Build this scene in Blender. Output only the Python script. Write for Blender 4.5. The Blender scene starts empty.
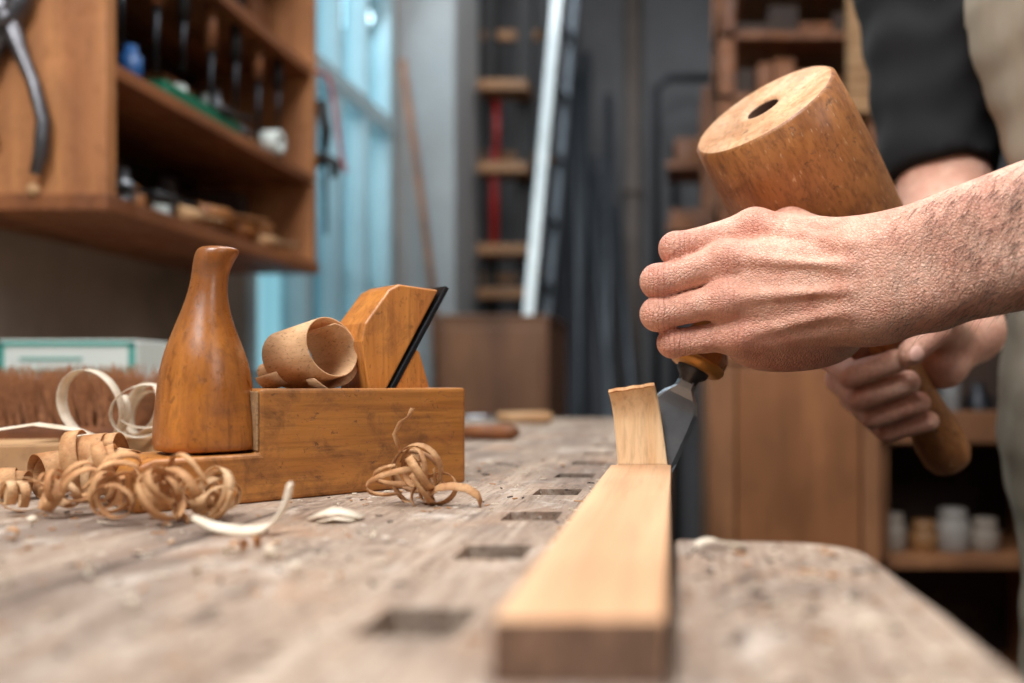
import bpy, bmesh, math, random
import numpy as np
from mathutils import Vector, Matrix
random.seed(7); np.random.seed(7)
scene = bpy.context.scene
COL = scene.collection
# ------------------------------------------------------------------ helpers
def col(r,g,b):
    f=lambda c:(c/255/12.92) if c/255<=0.04045 else ((c/255+0.055)/1.055)**2.4
    return (f(r),f(g),f(b),1.0)
def new_mat(name):
    m=bpy.data.materials.new(name); m.use_nodes=True
    nt=m.node_tree; b=nt.nodes["Principled BSDF"]
    return m,nt,b
def N(nt,t,**kw):
    n=nt.nodes.new(t)
    for k,v in kw.items(): setattr(n,k,v)
    return n
def ramp(nt,src,stops):
    r=N(nt,'ShaderNodeValToRGB'); e=r.color_ramp.elements
    while len(e)<len(stops): e.new(0.5)
    for i,(p,c) in enumerate(stops):
        e[i].position=p; e[i].color=c
    nt.links.new(src,r.inputs[0]); return r.outputs[0]
def noise(nt,vec,scale,detail=4,rough=0.6,dist=0.0):
    n=N(nt,'ShaderNodeTexNoise'); n.inputs['Scale'].default_value=scale
    n.inputs['Detail'].default_value=detail; n.inputs['Roughness'].default_value=rough
    n.inputs['Distortion'].default_value=dist
    nt.links.new(vec,n.inputs['Vector']); return n.outputs[0]
def mapping(nt,scale=(1,1,1),rot=(0,0,0),loc=(0,0,0)):
    tc=N(nt,'ShaderNodeTexCoord'); mp=N(nt,'ShaderNodeMapping')
    mp.inputs['Scale'].default_value=scale; mp.inputs['Rotation'].default_value=rot; mp.inputs['Location'].default_value=loc
    nt.links.new(tc.outputs['Object'],mp.inputs['Vector']); return mp.outputs[0]
def mixc(nt,fac,a,b,mode='MIX'):
    m=N(nt,'ShaderNodeMix',data_type='RGBA',blend_type=mode)
    if isinstance(fac,(int,float)): m.inputs[0].default_value=fac
    else: nt.links.new(fac,m.inputs[0])
    for s,i in ((a,6),(b,7)):
        if isinstance(s,tuple): m.inputs[i].default_value=s
        else: nt.links.new(s,m.inputs[i])
    return m.outputs[2]
def math2(nt,op,a,b):
    n=N(nt,'ShaderNodeMath',operation=op)
    for i,s in enumerate((a,b)):
        if isinstance(s,(int,float)): n.inputs[i].default_value=s
        else: nt.links.new(s,n.inputs[i])
    return n.outputs[0]
def bump(nt,b,h,strength=0.3,dist=0.001):
    n=N(nt,'ShaderNodeBump'); n.inputs['Strength'].default_value=strength
    n.inputs['Distance'].default_value=dist
    nt.links.new(h,n.inputs['Height']); nt.links.new(n.outputs[0],b.inputs['Normal'])
def wood(name,c1,c2,axis=1,scale=90,stretch=0.06,rough=0.5,bmp=0.25,coat=0.0,fleck=None,streak=1.0,fscale=4,fmin=.64,blot=0.78,trans=0,wear=0,wmin=.54,wearcol=None):
    m,nt,b=new_mat(name)
    s=[1,1,1]; s[axis]=stretch
    v=mapping(nt,tuple(s))
    n1=noise(nt,v,scale*0.35,3,0.5,1.2)
    n2=noise(nt,v,scale*2.4,5,0.7,0.3)
    c=ramp(nt,n1,[(0.32,c1),(0.68,c2)])
    dk=tuple(x*0.55 for x in c1[:3])+(1,)
    f=ramp(nt,n2,[(0.30,(streak,streak,streak,1)),(0.52,(0,0,0,1))])
    c=mixc(nt,f,c,dk)
    if fleck:
        s2=[1,1,1]; s2[axis]=0.25
        v2=mapping(nt,tuple(s2)); n3=noise(nt,v2,scale*fscale,2,0.5)
        f3=ramp(nt,n3,[(fmin,(0,0,0,1)),(fmin+.08,(.55,.55,.55,1))])
        c=mixc(nt,f3,c,fleck)
    n4=noise(nt,mapping(nt),9,3,0.5)
    sh=ramp(nt,n4,[(0.3,(blot,blot*.98,blot*.96,1)),(0.7,(1.08,1.08,1.08,1))])
    c=mixc(nt,1.0,c,sh,'MULTIPLY')
    h=n2
    if wear:
        n5=noise(nt,mapping(nt,loc=(.3,.2,.1)),32,9,0.75,0.6)
        f5=ramp(nt,n5,[(wmin,(0,0,0,1)),(wmin+.14,(wear,wear,wear,1))])
        c=mixc(nt,f5,c,wearcol or tuple(x*0.38 for x in c1[:3])+(1,))
        n6=noise(nt,mapping(nt,loc=(.9,.1,.5)),120,6,0.75,0.4)
        f6=ramp(nt,n6,[(0.59,(0,0,0,1)),(0.65,(wear,wear,wear,1))])
        c=mixc(nt,f6,c,tuple(x*0.3 for x in c1[:3])+(1,))
        rr=ramp(nt,n5,[(0.4,(rough*.8,)*3+(1,)),(0.65,(min(1,rough*1.7),)*3+(1,))])
        nt.links.new(rr,b.inputs['Roughness'])
        h=math2(nt,'SUBTRACT',math2(nt,'MULTIPLY',n2,.6),math2(nt,'MULTIPLY',f6,1.6*wear))
    else: b.inputs['Roughness'].default_value=rough
    nt.links.new(c,b.inputs['Base Color'])
    b.inputs['Coat Weight'].default_value=coat; b.inputs['Coat Roughness'].default_value=0.25
    bump(nt,b,h,bmp,0.0007)
    if trans:
        t=N(nt,'ShaderNodeBsdfTranslucent'); nt.links.new(c,t.inputs[0])
        mx=N(nt,'ShaderNodeMixShader'); mx.inputs[0].default_value=trans
        out=nt.nodes['Material Output']
        nt.links.new(b.outputs[0],mx.inputs[1]); nt.links.new(t.outputs[0],mx.inputs[2]); nt.links.new(mx.outputs[0],out.inputs[0])
    return m
def plain(name,c,rough=0.6,metal=0.0,var=0.18,scale=12,bmp=0.1,bscale=120):
    m,nt,b=new_mat(name); v=mapping(nt)
    n=noise(nt,v,scale,5,0.6)
    a=tuple(x*(1-var) for x in c[:3])+(1,); d=tuple(min(1,x*(1+var)) for x in c[:3])+(1,)
    nt.links.new(ramp(nt,n,[(0.3,a),(0.7,d)]),b.inputs['Base Color'])
    b.inputs['Roughness'].default_value=rough; b.inputs['Metallic'].default_value=metal
    if bmp>0: bump(nt,b,noise(nt,v,bscale,3,0.5),bmp,0.001)
    return m
class MB:
    def __init__(s): s.v=[]; s.f=[]; s.m=[]; s.sm=[]
    def add(s,vs,fs,m=0,smooth=True):
        o=len(s.v); s.v+= [tuple(x) for x in vs]
        for f in fs: s.f.append(tuple(i+o for i in f)); s.m.append(m); s.sm.append(smooth)
    def box(s,x0,x1,y0,y1,z0,z1,m=0,M=None):
        vs=[Vector((x,y,z)) for x in (x0,x1) for y in (y0,y1) for z in (z0,z1)]
        if M is not None: vs=[M@v for v in vs]
        s.add(vs,[(0,1,3,2),(4,6,7,5),(0,4,5,1),(2,3,7,6),(0,2,6,4),(1,5,7,3)],m,False)
    def prism(s,poly,y0,y1,m=0,smooth=False):
        n=len(poly); vs=[(p[0],y0,p[1]) for p in poly]+[(p[0],y1,p[1]) for p in poly]
        fs=[tuple(range(n)),tuple(range(2*n-1,n-1,-1))]+[(i,i+n,(i+1)%n+n,(i+1)%n) for i in range(n)]
        s.add(vs,fs,m,smooth)
    def slab(s,poly,z0,z1,m=0):
        n=len(poly); vs=[(p[0],p[1],z0) for p in poly]+[(p[0],p[1],z1) for p in poly]
        fs=[tuple(range(n-1,-1,-1)),tuple(range(n,2*n))]+[(i,(i+1)%n,(i+1)%n+n,i+n) for i in range(n)]
        s.add(vs,fs,m,False)
    def rings(s,rings,m=0,cap=True,smooth=True):
        n=len(rings[0]); vs=[p for r in rings for p in r]; fs=[]
        for k in range(len(rings)-1):
            for i in range(n):
                fs.append((k*n+i,k*n+(i+1)%n,(k+1)*n+(i+1)%n,(k+1)*n+i))
        if cap:
            fs.append(tuple(range(n-1,-1,-1))); o=(len(rings)-1)*n; fs.append(tuple(range(o,o+n)))
        s.add(vs,fs,m,smooth)
    def lathe(s,prof,n=40,m=0,M=None,cap=True):
        rs=[]
        for z,r in prof:
            ring=[Vector((r*math.cos(2*math.pi*i/n),r*math.sin(2*math.pi*i/n),z)) for i in range(n)]
            if M is not None: ring=[M@p for p in ring]
            rs.append(ring)
        s.rings(rs,m,cap)
    def tube(s,pts,rad,n=12,m=0):
        pts=[Vector(p) for p in pts]
        if not hasattr(rad,'__len__'): rad=[rad]*len(pts)
        rs=[]; up=None
        for i,p in enumerate(pts):
            t=(pts[min(i+1,len(pts)-1)]-pts[max(i-1,0)]).normalized()
            if up is None:
                up=Vector((0,0,1)) if abs(t.z)<0.9 else Vector((1,0,0))
            up=(up-t*up.dot(t)).normalized(); b=t.cross(up)
            rs.append([p+(up*math.cos(a)+b*math.sin(a))*rad[i] for a in [2*math.pi*k/n for k in range(n)]])
        s.rings(rs,m)
    def ribbon(s,pts,W,th,m=0):
        pts=[Vector(p) for p in pts]; rs=[]
        for i,p in enumerate(pts):
            t=(pts[min(i+1,len(pts)-1)]-pts[max(i-1,0)]).normalized()
            w=Vector(W[i]) if isinstance(W,list) else Vector(W)
            nn=t.cross(w).normalized()*th*0.5
            rs.append([p-w-nn,p+w-nn,p+w+nn,p-w+nn])
        s.rings(rs,m)
    def curl(s,c,axis,r0,r1,turns,width,pitch=0.0,a0=0.0,th=0.0005,m=0,wob=0.0,n=None,full=False):
        axis=Vector(axis).normalized(); c=Vector(c)
        e1=axis.orthogonal().normalized(); e2=axis.cross(e1)
        n=n or int(turns*26)+4; pts=[];W=[]
        for i in range(n):
            t=i/(n-1); a=a0+t*turns*2*math.pi; r=r0+(r1-r0)*t
            r*=1+wob*math.sin(a*1.7+c.x*900)
            pts.append(c+axis*(pitch*t*turns)+e1*r*math.cos(a)+e2*r*math.sin(a))
            tw=0.5*wob*math.sin(a*0.9+c.y*500)
            w=(axis+(e1*math.cos(a)+e2*math.sin(a))*tw).normalized()
            k=1 if full else (0.3+0.7*math.sin(math.pi*min(1,max(0,0.08+t*0.86))))
            W.append(w*width*0.5*k)
        s.ribbon(pts,W,th,m)
    def obj(s,name,mats,parent=None,bevel=0,seg=2,M=None,sub=0):
        me=bpy.data.meshes.new(name); me.from_pydata(s.v,[],s.f)
        if not isinstance(mats,(list,tuple)): mats=[mats]
        for m in mats: me.materials.append(m)
        me.polygons.foreach_set('material_index',s.m); me.polygons.foreach_set('use_smooth',s.sm)
        bm=bmesh.new(); bm.from_mesh(me); bmesh.ops.recalc_face_normals(bm,faces=bm.faces); bm.to_mesh(me); bm.free()
        o=bpy.data.objects.new(name,me); COL.objects.link(o)
        if M is not None: o.matrix_world=M
        if parent: o.parent=parent
        if bevel:
            b=o.modifiers.new('b','BEVEL'); b.width=bevel; b.segments=seg; b.limit_method='ANGLE'; b.angle_limit=math.radians(40)
        if sub:
            q=o.modifiers.new('s','SUBSURF'); q.levels=sub; q.render_levels=sub
        return o
def empty(name,M=None):
    e=bpy.data.objects.new(name,None); e.empty_display_size=0.05; COL.objects.link(e)
    if M is not None: e.matrix_world=M
    return e
def boolean_cut(o,cutters):
    c=MB()
    for q in cutters:
        if len(q)==6: c.box(*q)
        else:
            x0,x1,y0,y1,z0,z1,Mx=q; c.box(x0,x1,y0,y1,z0,z1,0,Mx)
    co=c.obj('cut',[])
    md=o.modifiers.new('bo','BOOLEAN'); md.object=co; md.operation='DIFFERENCE'; md.solver='EXACT'
    bpy.context.view_layer.update()
    dg=bpy.context.evaluated_depsgraph_get()
    me=bpy.data.meshes.new_from_object(o.evaluated_get(dg))
    o.modifiers.remove(md); o.data=me
    bpy.data.objects.remove(co)
# ------------------------------------------------------------------ SDF
def cap(P,a,b,ra,rb=None):
    rb=ra if rb is None else rb
    a=np.array(a,np.float32); b=np.array(b,np.float32); pa=P-a; ba=b-a
    h=np.clip(pa@ba/max(float(ba@ba),1e-9),0,1)
    return np.linalg.norm(pa-h[:,None]*ba,axis=1)-(ra+(rb-ra)*h)
def ell(P,c,r):
    r=np.array(r,np.float32); q=(P-np.array(c,np.float32))/r
    k0=np.linalg.norm(q,axis=1); k1=np.linalg.norm(q/r,axis=1)+1e-9
    return k0*(k0-1)/k1
def smin(a,b,k):
    h=np.clip(0.5+0.5*(b-a)/k,0,1); return b*(1-h)+a*h-k*h*(1-h)
def polygonize(fn,lo,hi,res,name,mat,parent=None,attr=None,smooth_it=0):
    lo=np.array(lo,float);hi=np.array(hi,float);B=8
    nb=np.ceil((hi-lo)/res/B).astype(int)
    ii=np.stack(np.meshgrid(*[np.arange(k) for k in nb],indexing='ij'),-1).reshape(-1,3)
    cen=(lo+(ii*B+(B-1)/2)*res).astype(np.float32); dc=fn(cen)
    act=np.abs(dc)<B*res*0.87*1.6+0.004
    arr=np.repeat(dc.astype(np.float32),B**3).reshape(-1,B,B,B)
    off=np.stack(np.meshgrid(*[np.arange(B)]*3,indexing='ij'),-1).reshape(-1,3)
    ia=np.where(act)[0]
    for k in range(0,len(ia),600):
        sel=ia[k:k+600]
        p=(lo+(ii[sel][:,None,:]*B+off[None])*res).reshape(-1,3).astype(np.float32)
        arr[sel]=fn(p).reshape(-1,B,B,B)
    v=arr.reshape(nb[0],nb[1],nb[2],B,B,B).transpose(0,3,1,4,2,5).reshape(nb[0]*B,nb[1]*B,nb[2]*B)
    s=v<0; S=np.array(v.shape)-1
    cs=np.zeros(S,np.int8)
    for a in (0,1):
        for b in (0,1):
            for c in (0,1): cs+=s[a:a+S[0],b:b+S[1],c:c+S[2]]
    cells=np.argwhere((cs>0)&(cs<8)); n=len(cells)
    idx=-np.ones(S,np.int64); idx[tuple(cells.T)]=np.arange(n)
    acc=np.zeros((n,3)); cnt=np.zeros(n)
    corners=[(a,b,c) for a in (0,1) for b in (0,1) for c in (0,1)]
    for c0 in corners:
        for ax in range(3):
            if c0[ax]==0:
                c1=list(c0); c1[ax]=1
                q0=cells+np.array(c0); q1=cells+np.array(c1)
                v0=v[tuple(q0.T)]; v1=v[tuple(q1.T)]
                m=(v0<0)!=(v1<0); t=np.where(m,v0/np.where(m,v0-v1,1),0)
                pos=np.array(c0)+t[:,None]*(np.array(c1)-np.array(c0))
                acc[m]+=pos[m]; cnt[m]+=1
    V=lo+(cells+acc/cnt[:,None])*res
    F=[]
    for ax in range(3):
        u,w=[(1,2),(2,0),(0,1)][ax]
        a=[slice(None)]*3; b=[slice(None)]*3; a[ax]=slice(0,-1); b[ax]=slice(1,None)
        ch=s[tuple(a)]!=s[tuple(b)]; E=np.argwhere(ch)
        E=E[(E[:,u]>0)&(E[:,w]>0)&(E[:,u]<S[u])&(E[:,w]<S[w])]
        def cid(du,dw):
            q=E.copy(); q[:,u]-=du; q[:,w]-=dw; return idx[tuple(q.T)]
        quad=np.stack([cid(1,1),cid(0,1),cid(0,0),cid(1,0)],1)
        neg=s[tuple(E.T)]
        quad[~neg]=quad[~neg][:,::-1]
        F.append(quad)
    F=np.concatenate(F)
    me=bpy.data.meshes.new(name); me.from_pydata(V.tolist(),[],F.tolist())
    me.polygons.foreach_set('use_smooth',[True]*len(me.polygons)); me.materials.append(mat)
    if attr is not None:
        for an,lst in attr.items():
            at=me.attributes.new(an,'FLOAT','POINT')
            r=np.zeros(len(V))
            for (p,rad,w) in lst:
                r+=w*np.exp(-(np.linalg.norm(V-np.array(p),axis=1)/rad)**2)
            at.data.foreach_set('value',np.clip(r,0,1).astype(np.float32))
    o=bpy.data.objects.new(name,me); COL.objects.link(o)
    if parent: o.parent=parent
    if smooth_it:
        q=o.modifiers.new('sm','SMOOTH'); q.factor=0.5; q.iterations=smooth_it
    return o
# ------------------------------------------------------------------ materials
M_plane=wood('plane_wood',col(160,98,42),col(200,134,62),axis=0,scale=130,stretch=0.05,rough=0.46,bmp=0.45,coat=0.08,fleck=col(116,70,32),streak=.65,fscale=6,wear=.72,wmin=.48,blot=.66)
M_wedge=wood('wedge_wood',col(172,100,42),col(212,140,66),axis=2,scale=120,stretch=0.06,rough=0.36,bmp=0.3,coat=0.2,fleck=col(124,72,30),streak=.55,fscale=6,wear=.5,wmin=.52)
M_planev=wood('horn_wood',col(152,86,30),col(198,126,54),axis=2,scale=110,stretch=0.10,rough=0.30,bmp=0.3,coat=0.35,fleck=col(104,58,20),streak=.7,fscale=5,wear=.5,wmin=.5,blot=.66)
M_strip=wood('strip_wood',col(200,152,112),col(218,176,136),axis=1,scale=110,stretch=0.03,rough=0.65,bmp=0.35,streak=.4,blot=.86)
M_chip=wood('chip_wood',col(228,186,138),col(244,214,172),axis=2,scale=170,stretch=0.03,rough=0.6,bmp=0.4,streak=.5,blot=.95,trans=.1)
M_endgrain=wood('end_grain',col(112,84,68),col(146,114,92),axis=2,scale=160,stretch=0.5,rough=0.85,bmp=0.6)
M_shave=wood('shaving_wood',col(222,176,126),col(244,210,166),axis=1,scale=220,stretch=0.3,rough=0.7,bmp=0.3,fleck=col(170,116,70),streak=.3,trans=.3)
M_shaved=wood('shaving_tan',col(196,138,88),col(234,186,134),axis=1,scale=220,stretch=0.3,rough=0.7,bmp=0.3,fleck=col(150,98,58),streak=.4,trans=.25)
M_white=wood('shaving_pale',col(232,214,190),col(248,238,220),axis=1,scale=120,stretch=0.3,rough=0.7,bmp=0.2,streak=.3,trans=.2)
M_mallet=wood('mallet_wood',col(142,86,42),col(186,124,68),axis=2,scale=120,stretch=0.3,rough=0.42,bmp=0.6,coat=0.12,fleck=col(226,190,146),fscale=4.2,fmin=.66,streak=.8,wear=.55,wmin=.52)
M_mtop=wood('mallet_endgrain',col(198,146,104),col(222,176,132),axis=2,scale=90,stretch=0.8,rough=0.66,bmp=0.6,fleck=col(140,92,56),streak=.7,wear=.6,wmin=.5,wearcol=col(160,108,68))
M_hole=plain('mallet_hole_shade',col(70,44,26),.9,0,.3,80,.3,200)  # shade of the deep hole put into its base colour
M_cab=wood('cabinet_wood',col(104,60,32),col(146,90,50),axis=1,scale=40,stretch=0.1,rough=0.55,bmp=0.2,streak=.5,wear=.4)
M_cabl=wood('cabinet_light_wood',col(150,96,58),col(184,126,78),axis=2,scale=40,stretch=0.1,rough=0.55,bmp=0.2,streak=.4,wear=.35)
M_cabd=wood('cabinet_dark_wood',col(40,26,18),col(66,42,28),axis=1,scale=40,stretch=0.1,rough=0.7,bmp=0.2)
M_ply=wood('plywood',col(128,84,54),col(158,108,70),axis=2,scale=20,stretch=0.1,rough=0.6,bmp=0.2,streak=.4)
M_lum=wood('lumber',col(176,134,92),col(206,166,122),axis=1,scale=30,stretch=0.1,rough=0.7,bmp=0.2,streak=.4)
M_steel=plain('steel',col(150,154,160),0.34,0.9,0.15,60,0.1,300)
M_steeld=plain('dark_steel',col(48,50,54),0.4,0.9,0.2,60,0.1,300)
M_bolster=plain('bolster_steel',col(70,70,74),0.4,0.8,0.3,90,0.2,300)
M_alu=plain('aluminium',col(196,204,206),0.4,0.6,0.1)
M_pipe=plain('galvanised_pipe',col(96,104,112),0.5,0.5,0.15)
M_black=plain('black_cloth',col(9,10,14),0.95,0,0.2,40,0.4,500)
M_apron=plain('apron_canvas',col(160,148,130),0.9,0,0.1,20,0.5,900)
M_trou=plain('trouser_cloth',col(66,60,56),0.9,0,0.15,30,0.4,700)
M_wall=plain('painted_concrete',col(106,107,110),0.85,0,0.2,2.5,0.3,40)
M_walll=plain('old_plaster',col(140,126,112),0.9,0,0.3,5,0.4,40)
M_pillar=plain('pillar_plaster',col(150,150,150),0.85,0,0.12,3,0.2,40)
M_floor=plain('concrete_floor',col(60,56,52),0.8,0,0.3,4,0.3,30)
M_ceil=plain('ceiling_paint',col(150,150,146),0.9,0,0.05,3,0)
M_teal=plain('window_frame_paint',col(158,178,184),0.45,0,0.08,8,0)
M_red=plain('red_plastic',col(150,24,22),0.4,0,0.1,10,0)
M_green=plain('green_plastic',col(20,104,76),0.4,0,0.1,10,0)
M_blue=plain('blue_plastic',col(40,90,150),0.4,0,0.1,10,0)
M_paper=plain('white_card',col(205,214,210),0.7,0,0.05,10,0)
M_tealc=plain('teal_card',col(60,150,140),0.6,0,0.05,10,0)
M_brist=plain('bristle',col(156,104,68),0.7,0,0.5,260,0)
M_rubber=plain('black_rubber',col(18,18,20),0.6,0,0.1,10,0)
M_hair=plain('hair_brown',col(52,34,22),0.6,0,0.3,80,0.4,200)
M_eye=plain('eye_white',col(230,228,224),0.2,0,0.02,10,0)
M_nail=plain('fingernail',col(236,186,170),0.3,0,0.04,100,0)
M_leather=plain('shoe_leather',col(42,30,24),0.5,0,0.2,60,0.2)
def skin_mat(name):
    m,nt,b=new_mat(name); v=mapping(nt)
    n1=noise(nt,v,38,7,0.75); n2=noise(nt,v,300,3,0.6)
    c=ramp(nt,n1,[(0.3,col(208,140,118)),(0.52,col(232,178,154)),(0.72,col(243,202,180))])
    at=N(nt,'ShaderNodeAttribute',attribute_name='mask')
    c=mixc(nt,at.outputs['Fac'],c,col(212,122,102))
    f=ramp(nt,n2,[(0.3,(0.84,0.82,0.81,1)),(0.6,(1.03,1.03,1.03,1))])
    c=mixc(nt,1.0,c,f,'MULTIPLY')
    wr=N(nt,'ShaderNodeAttribute',attribute_name='wrinkle')
    w=N(nt,'ShaderNodeTexWave'); w.bands_direction='X'; w.inputs['Scale'].default_value=95; w.inputs['Distortion'].default_value=3.5; w.inputs['Detail'].default_value=3; w.inputs['Detail Scale'].default_value=1.5
    nt.links.new(v,w.inputs['Vector'])
    wl=ramp(nt,w.outputs['Fac'],[(0.0,(1,1,1,1)),(0.28,(0,0,0,1))])
    wm=math2(nt,'MULTIPLY',wl,wr.outputs['Fac'])
    c=mixc(nt,math2(nt,'MULTIPLY',wm,.5),c,col(150,84,68))
    nt.links.new(c,b.inputs['Base Color'])
    b.inputs['Roughness'].default_value=0.48
    b.inputs['Subsurface Weight'].default_value=0.08
    b.inputs['Subsurface Radius'].default_value=(0.008,0.003,0.0015)
    b.inputs['Subsurface Scale'].default_value=1.0
    vo=N(nt,'ShaderNodeTexVoronoi'); vo.feature='DISTANCE_TO_EDGE'; vo.inputs['Scale'].default_value=480
    nt.links.new(v,vo.inputs['Vector'])
    r1=ramp(nt,vo.outputs['Distance'],[(0.0,(0,0,0,1)),(0.22,(1,1,1,1))])
    h=math2(nt,'ADD',math2(nt,'MULTIPLY',r1,1.0),math2(nt,'MULTIPLY',noise(nt,v,90,6,0.75),2.0))
    h=math2(nt,'SUBTRACT',h,math2(nt,'MULTIPLY',wm,1.8))
    bump(nt,b,h,0.55,0.0009)
    return m
M_skin=skin_mat('skin')
def bench_mat():
    m,nt,b=new_mat('worn_bench_wood')
    v=mapping(nt,(1,0.05,1)); v0=mapping(nt,(1,0.5,1))
    g1=noise(nt,v,60,5,0.65,0.8); g2=noise(nt,v,340,5,0.75,0.2)
    c=ramp(nt,g1,[(0.28,col(142,120,103)),(0.5,col(178,156,137)),(0.72,col(202,185,168))])
    f=ramp(nt,g2,[(0.33,(.95,.95,.95,1)),(0.49,(0,0,0,1))])
    c=mixc(nt,f,c,col(106,85,71))
    b1=noise(nt,v0,6,8,0.72,1.0)
    f=ramp(nt,b1,[(0.44,(0,0,0,1)),(0.62,(.8,.8,.8,1))])
    c=mixc(nt,f,c,col(116,101,92))
    b5=noise(nt,mapping(nt),9,5,0.65,0.4)
    f=ramp(nt,b5,[(0.54,(0,0,0,1)),(0.72,(.5,.5,.5,1))])
    c=mixc(nt,f,c,col(190,140,100))
    b4=noise(nt,mapping(nt,(1,.7,1),(0,0,1.1)),18,9,0.78,0.6)
    f=ramp(nt,b4,[(0.54,(0,0,0,1)),(0.65,(.75,.75,.75,1))])
    c=mixc(nt,f,c,col(218,205,192))
    b2=noise(nt,mapping(nt,(1,0.6,1),(0,0,0.35)),22,9,0.8,0.7)
    f=ramp(nt,b2,[(0.55,(0,0,0,1)),(0.63,(.9,.9,.9,1))])
    c=mixc(nt,f,c,col(88,71,60))
    b3=noise(nt,mapping(nt,(1,.6,1)),190,3,0.6)
    f=ramp(nt,b3,[(0.64,(0,0,0,1)),(0.70,(.9,.9,.9,1))])
    c=mixc(nt,f,c,col(62,46,37))
    b6=noise(nt,mapping(nt,(1,1,1),(0,.0,.4)),150,3,0.6)
    f=ramp(nt,b6,[(0.65,(0,0,0,1)),(0.70,(.9,.9,.9,1))])
    c=mixc(nt,f,c,col(232,220,206))
    tc=N(nt,'ShaderNodeTexCoord'); sp=N(nt,'ShaderNodeSeparateXYZ'); nt.links.new(tc.outputs['Object'],sp.inputs[0])
    nz=noise(nt,v,20,3,0.5)
    xx=math2(nt,'ADD',sp.outputs[0],math2(nt,'MULTIPLY',nz,0.006))
    pp=math2(nt,'PINGPONG',xx,0.105)
    f=ramp(nt,pp,[(0.0,(.85,.85,.85,1)),(0.0010,(0,0,0,1))])
    jm=ramp(nt,noise(nt,mapping(nt,(1,1,1)),3,2,0.5),[(0.42,(0,0,0,1)),(0.47,(1,1,1,1))])
    f=mixc(nt,1.0,f,jm,'MULTIPLY')
    c=mixc(nt,f,c,col(60,45,36))
    nt.links.new(c,b.inputs['Base Color']); b.inputs['Roughness'].default_value=0.62
    b.inputs['Specular IOR Level'].default_value=0.35
    h=math2(nt,'SUBTRACT',math2(nt,'ADD',g2,math2(nt,'MULTIPLY',b4,.8)),math2(nt,'MULTIPLY',f,1.5))
    bump(nt,b,h,0.9,0.0024)
    return m
M_bench=bench_mat()
# ------------------------------------------------------------------ ROOM
FZ=-0.85; CZ=2.3; BY=4.3; RX=3.2; LX=-1.0; NY=-2.6
m=MB(); m.box(LX-.2,RX+.2,NY-.2,BY+.2,FZ-.1,FZ); m.obj('floor',M_floor)
m=MB(); m.box(LX-.2,RX+.2,NY-.2,BY+.2,CZ,CZ+.1); m.obj('ceiling',M_ceil)
m=MB(); m.box(LX,RX,BY,BY+.15,FZ,CZ); m.obj('wall_back',M_wall)
m=MB(); m.box(RX,RX+.15,NY,BY,FZ,CZ); m.obj('wall_right',M_wall)
m=MB(); m.box(LX,RX,NY-.15,NY,FZ,CZ); m.obj('wall_front',M_wall)
wy0,wy1,wz0,wz1=1.98,3.02,0.04,1.95
m=MB(); m.box(LX-.15,LX,NY,wy0,FZ,CZ); m.box(LX-.15,LX,wy1,BY,FZ,CZ)
m.box(LX-.15,LX,wy0,wy1,FZ,wz0); m.box(LX-.15,LX,wy0,wy1,wz1,CZ); m.obj('wall_left',M_walll)
w=empty('window_1')
m=MB()
for y,ww in ((wy0,.05),(2.30,.04),(2.52,.03),(2.74,.03),(wy1-.05,.05)): m.box(LX-.07,LX+.005,y,y+ww,wz0,wz1)
for z in (wz0,.93,wz1-.06): m.box(LX-.07,LX+.008,wy0,wy1,z,z+.06)
m.box(LX-.13,LX+.05,wy0-.02,wy1,wz0-.03,wz0)
m.obj('frame',M_teal,w,0.004)
m=MB()
for y in (2.12,2.42,2.63,2.86): m.box(LX-.12,LX-.09,y,y+.028,wz0,wz1)
for z in (.42,1.35): m.box(LX-.12,LX-.09,wy0,wy1,z,z+.02)
m.obj('outer_bars',plain('outer_bar_paint',col(70,110,124),.5),w)
mg,nt,b=new_mat('window_glass'); b.inputs['Transmission Weight'].default_value=1; b.inputs['Roughness'].default_value=0.0; b.inputs['IOR'].default_value=1.0
gn=noise(nt,mapping(nt,(1,3,.3)),3,3,.5); nt.links.new(ramp(nt,gn,[(.35,col(150,196,208)),(.65,col(228,246,248))]),b.inputs['Base Color'])
m=MB(); m.box(LX-.05,LX-.045,wy0,wy1,wz0,wz1); m.obj('glass_pane',mg,w)
m=MB(); m.box(LX,-.79,3.05,3.42,FZ,CZ); m.obj('wall_pillar',M_pillar,None,0.004)
# ------------------------------------------------------------------ WORKBENCH
wb=empty('workbench')
holes=[]
rg=random.Random(21)
for y in (.248,.350,.444,.541,.636,.735,.83,.93,1.03):
    Mx=Matrix.Translation((-.0745,y,0))@Matrix.Rotation(rg.uniform(-.04,.04),4,'Z')
    holes.append((-.0142,.0142,-.0145,.0145,-.06,.02,Mx))
m=MB(); m.slab([(-.98,-.45),(-.0018,-.45),(-.0018,1.65),(-.98,1.65)],-.085,0)
top=m.obj('top',M_bench,wb); boolean_cut(top,holes)
b_=top.modifiers.new('b','BEVEL'); b_.width=.0022; b_.segments=3; b_.limit_method='ANGLE'; b_.angle_limit=math.radians(40)
pts=[(-.0012,-.45),(.086,-.45),(.083,.26)]
cx,cy,r=.046,.342,.034
pts+= [(.0815,.30)]+[(cx+r*math.cos(a),cy+r*math.sin(a)) for a in [math.radians(d) for d in (0,12,24,36,48,60,75,90)]]+[(.02,.379),(-.0012,.383)]
m=MB(); m.slab(pts,-.085,-.0002); m.obj('vise_jaw',M_bench,wb,.0035,4)
m=MB()
for x in (-.9,-.12):
    for y in (-.3,1.4): m.box(x,x+.09,y,y+.09,FZ,-.085)
for y in (-.3,1.4): m.box(-.9,-.03,y+.02,y+.07,-.7,-.6)
for x in (-.88,-.1): m.box(x,x+.05,-.3,1.45,-.6,-.5)
m.obj('legs',M_cab,wb,.004)
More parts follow.
